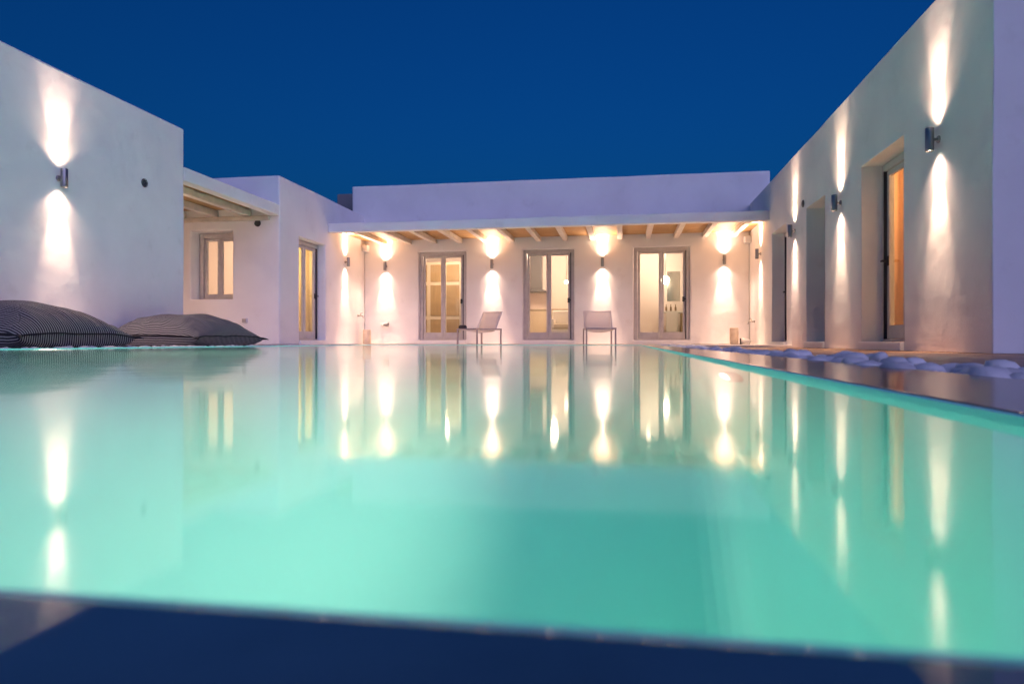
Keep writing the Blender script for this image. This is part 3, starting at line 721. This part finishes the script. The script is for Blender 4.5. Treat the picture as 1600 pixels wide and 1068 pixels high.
# wardrobe behind door 1
t = empty('wardrobe', (-5.25, 19.7, 0.04), label='cream framed wardrobe with brown panels behind the first door', category='wardrobe')
obj('carcass', bx(-0.95, 0.55, -0.3, 0.29, 0, 2.3), CREAM, t, bevel=0.006)
for k in range(3):
    xa = -0.90 + k * 0.485
    for z0, z1 in ((0.1, 0.62), (0.72, 1.62), (1.72, 2.22)):
        obj('panel', bx(xa + 0.04, xa + 0.42, -0.312, -0.302, z0, z1), OAK, t)
t = empty('shelf_rack', (-4.32, 18.9, 0.04), label='tall open shelf rack with dark boxes behind the first door', category='shelf')
for s in (-0.2, 0.2):
    for yy in (-0.16, 0.16): obj('post', bx(s - 0.015, s + 0.015, yy - 0.015, yy + 0.015, 0, 2.1), CREAM, t)
for k in range(6): obj('shelf', bx(-0.184, 0.184, -0.17, 0.17, 0.06 + k * 0.39, 0.085 + k * 0.39), CREAM, t)
for k, zz in enumerate((0.085, 0.475, 0.865, 1.255, 1.645)):
    b = obj('storage_box', bx(-0.15, 0.13, -0.14, 0.14, 0, 0.26), mat('box_grey', (0.25, 0.23, 0.2), 0.8), None, bevel=0.01,
            label='grey storage box on the ' + ('lowest', 'second lowest', 'middle', 'second highest', 'highest filled')[k] + ' shelf of the rack behind first door', category='box', group='boxes on the shelf rack')
    b.location = (-4.32, 18.9, 0.04 + zz)
# kitchen behind door 2
t = empty('cooker_hood', (-2.55, 19.998, 1.45), label='grey chimney cooker hood on the kitchen wall behind middle door', category='hood')
HM = mat('hood_grey', (0.16, 0.16, 0.165), 0.45)
obj('chimney', bx(-0.165, 0.165, -0.26, 0, 0.09, 1.05), HM, t, bevel=0.004)
bm = bmesh.new()
lo_ = [bm.verts.new(p) for p in ((-0.42, -0.48, 0), (0.42, -0.48, 0), (0.42, 0, 0), (-0.42, 0, 0))]
hi_ = [bm.verts.new(p) for p in ((-0.168, -0.27, 0.088), (0.168, -0.27, 0.088), (0.168, 0, 0.088), (-0.168, 0, 0.088))]
bm.faces.new(lo_[::-1]); bm.faces.new(hi_)
for i in range(4): bm.faces.new((lo_[i], lo_[(i + 1) % 4], hi_[(i + 1) % 4], hi_[i]))
obj('canopy', bm, HM, t)
t = empty('kitchen_counter', (-2.3, 19.65, 0.04), label='cream kitchen counter below the cooker hood behind middle door', category='counter')
obj('cabinet', bx(-0.9, 0.9, -0.3, 0.34, 0.1, 0.86), CREAM, t, bevel=0.004)
obj('worktop', bx(-0.92, 0.92, -0.33, 0.345, 0.862, 0.90), mat('worktop', (0.5, 0.42, 0.32), 0.3), t, bevel=0.004)
obj('plinth', bx(-0.88, 0.88, -0.26, 0.3, 0, 0.098), DARKFRAME, t)
for k in range(3): obj('cabinet_door', bx(-0.88 + k * 0.59, -0.31 + k * 0.59, -0.318, -0.302, 0.13, 0.84), mat('cab_door', (0.66, 0.57, 0.43), 0.5), t, bevel=0.003)
t = empty('sofa', (-1.45, 18.3, 0.04), label='pale sofa seen behind the right leaf of the middle door', category='sofa')
obj('base', bx(-0.5, 0.5, -0.35, 0.35, 0.06, 0.3), WHITEL, t, bevel=0.03)
obj('seat_cushion', bx(-0.4, 0.4, -0.36, 0.2, 0.302, 0.45), mat('sofa_cushion', (0.62, 0.55, 0.45), 0.9), t, bevel=0.05, seg=3)
obj('backrest', bx(-0.5, 0.5, 0.2, 0.37, 0.3, 0.82), WHITEL, t, bevel=0.04, seg=3)
for s in (-1, 1): obj('armrest', bx(s * 0.46 - 0.07, s * 0.46 + 0.07, -0.36, 0.2, 0.3, 0.58), WHITEL, t, bevel=0.03, seg=3)
def globe(x, y, z, label, r, s, power):
    t = empty('globe_lamp', (x, y, z), label=label, category='lamp')
    bm = bmesh.new(); bmesh.ops.create_uvsphere(bm, u_segments=20, v_segments=12, radius=r)
    obj('globe', bm, emis('globe_glass', (1.0, 0.86, 0.62), s), t, smooth=True)
    obj('stem', tube(bmesh.new(), [(0, 0, r * 0.95), (0, 0, 2.6 - z)], 0.008), STEEL, t)
globe(-1.62, 19.2, 1.68, 'small glowing globe lamp behind the middle glass door', 0.055, 6, 0)
globe(1.05, 18.3, 1.62, 'bright globe lamp behind the right glass door', 0.11, 9, 0)
# washroom behind door 3
t = empty('washstand', (1.23, 18.5, 0.04), label='wooden washstand behind the right glass door', category='washstand')
obj('top', bx(-0.33, 0.33, -0.22, 0.22, 0.72, 0.77), WHITEL, t, bevel=0.006)
for s in (-1, 1): obj('side_panel', bx(s * 0.28 - 0.05, s * 0.28 + 0.05, -0.2, 0.2, 0, 0.718), OAK, t, bevel=0.004)
obj('shelf', bx(-0.228, 0.228, -0.18, 0.2, 0.12, 0.15), OAK, t)
o = obj('towel', bx(-0.15, 0.15, -0.02, 0.01, -0.5, 0.0), WHITEL, None, bevel=0.012, label='white towel hanging in front of the washstand behind right door', category='towel'); o.location = (1.22, 18.24, 0.76)
for k, xx in enumerate((1.08, 1.2, 1.32)):
    o = obj('bottle', lathe(bmesh.new(), [(0.026, 0), (0.026, 0.10), (0.010, 0.125), (0.010, 0.16), (0.014, 0.162), (0.014, 0.175)], 14), mat('bottle_brown', (0.25, 0.16, 0.09), 0.3), None, smooth=True,
            label=('left', 'middle', 'right')[k] + 'most'.replace('most', '' if k == 1 else 'most') + ' of three small bottles on the washstand', category='bottle', group='bottles on the washstand')
    o.location = (xx, 18.42, 0.811)
o = obj('mirror', bx(-0.17, 0.17, -0.015, 0, -0.4, 0.4), mat('mirror_glass', (0.70, 0.66, 0.58), 0.25, metal=1), None, bevel=0.004, label='tall mirror on the wall above the washstand', category='mirror'); o.location = (1.3, 18.898, 1.5)
# curtains
def curtain(x0, x1, y0, y1, z0, z1, name_label, m):
    bm = bmesh.new(); n = 80; rows = []
    d = Vector((x1 - x0, y1 - y0, 0)); L = d.length; d.normalize(); s = Vector((-d.y, d.x, 0))
    for i in range(n + 1):
        p = Vector((x0, y0, 0)) + d * (L * i / n) + s * (0.03 * math.sin(i / n * L * 42))
        rows.append((bm.verts.new((p.x, p.y, z0)), bm.verts.new((p.x, p.y, z1))))
    for a, b in zip(rows, rows[1:]): bm.faces.new((a[0], b[0], b[1], a[1]))
    o = obj('curtain', bm, m, None, smooth=True, label=name_label, category='curtain'); md = o.modifiers.new('s', 'SOLIDIFY'); md.thickness = 0.004
curtain(3.3, 4.4, 9.5, 9.45, 0.0, 2.6, 'orange lit curtain inside the nearest door of the right wing', mat('ochre_cloth', (0.55, 0.33, 0.17), 0.9))
curtain(-8.9, -7.0, 15.5, 15.45, 0.03, 2.6, 'yellow curtain inside the side door of the corner house', mat('straw_cloth', (0.62, 0.50, 0.22), 0.9))
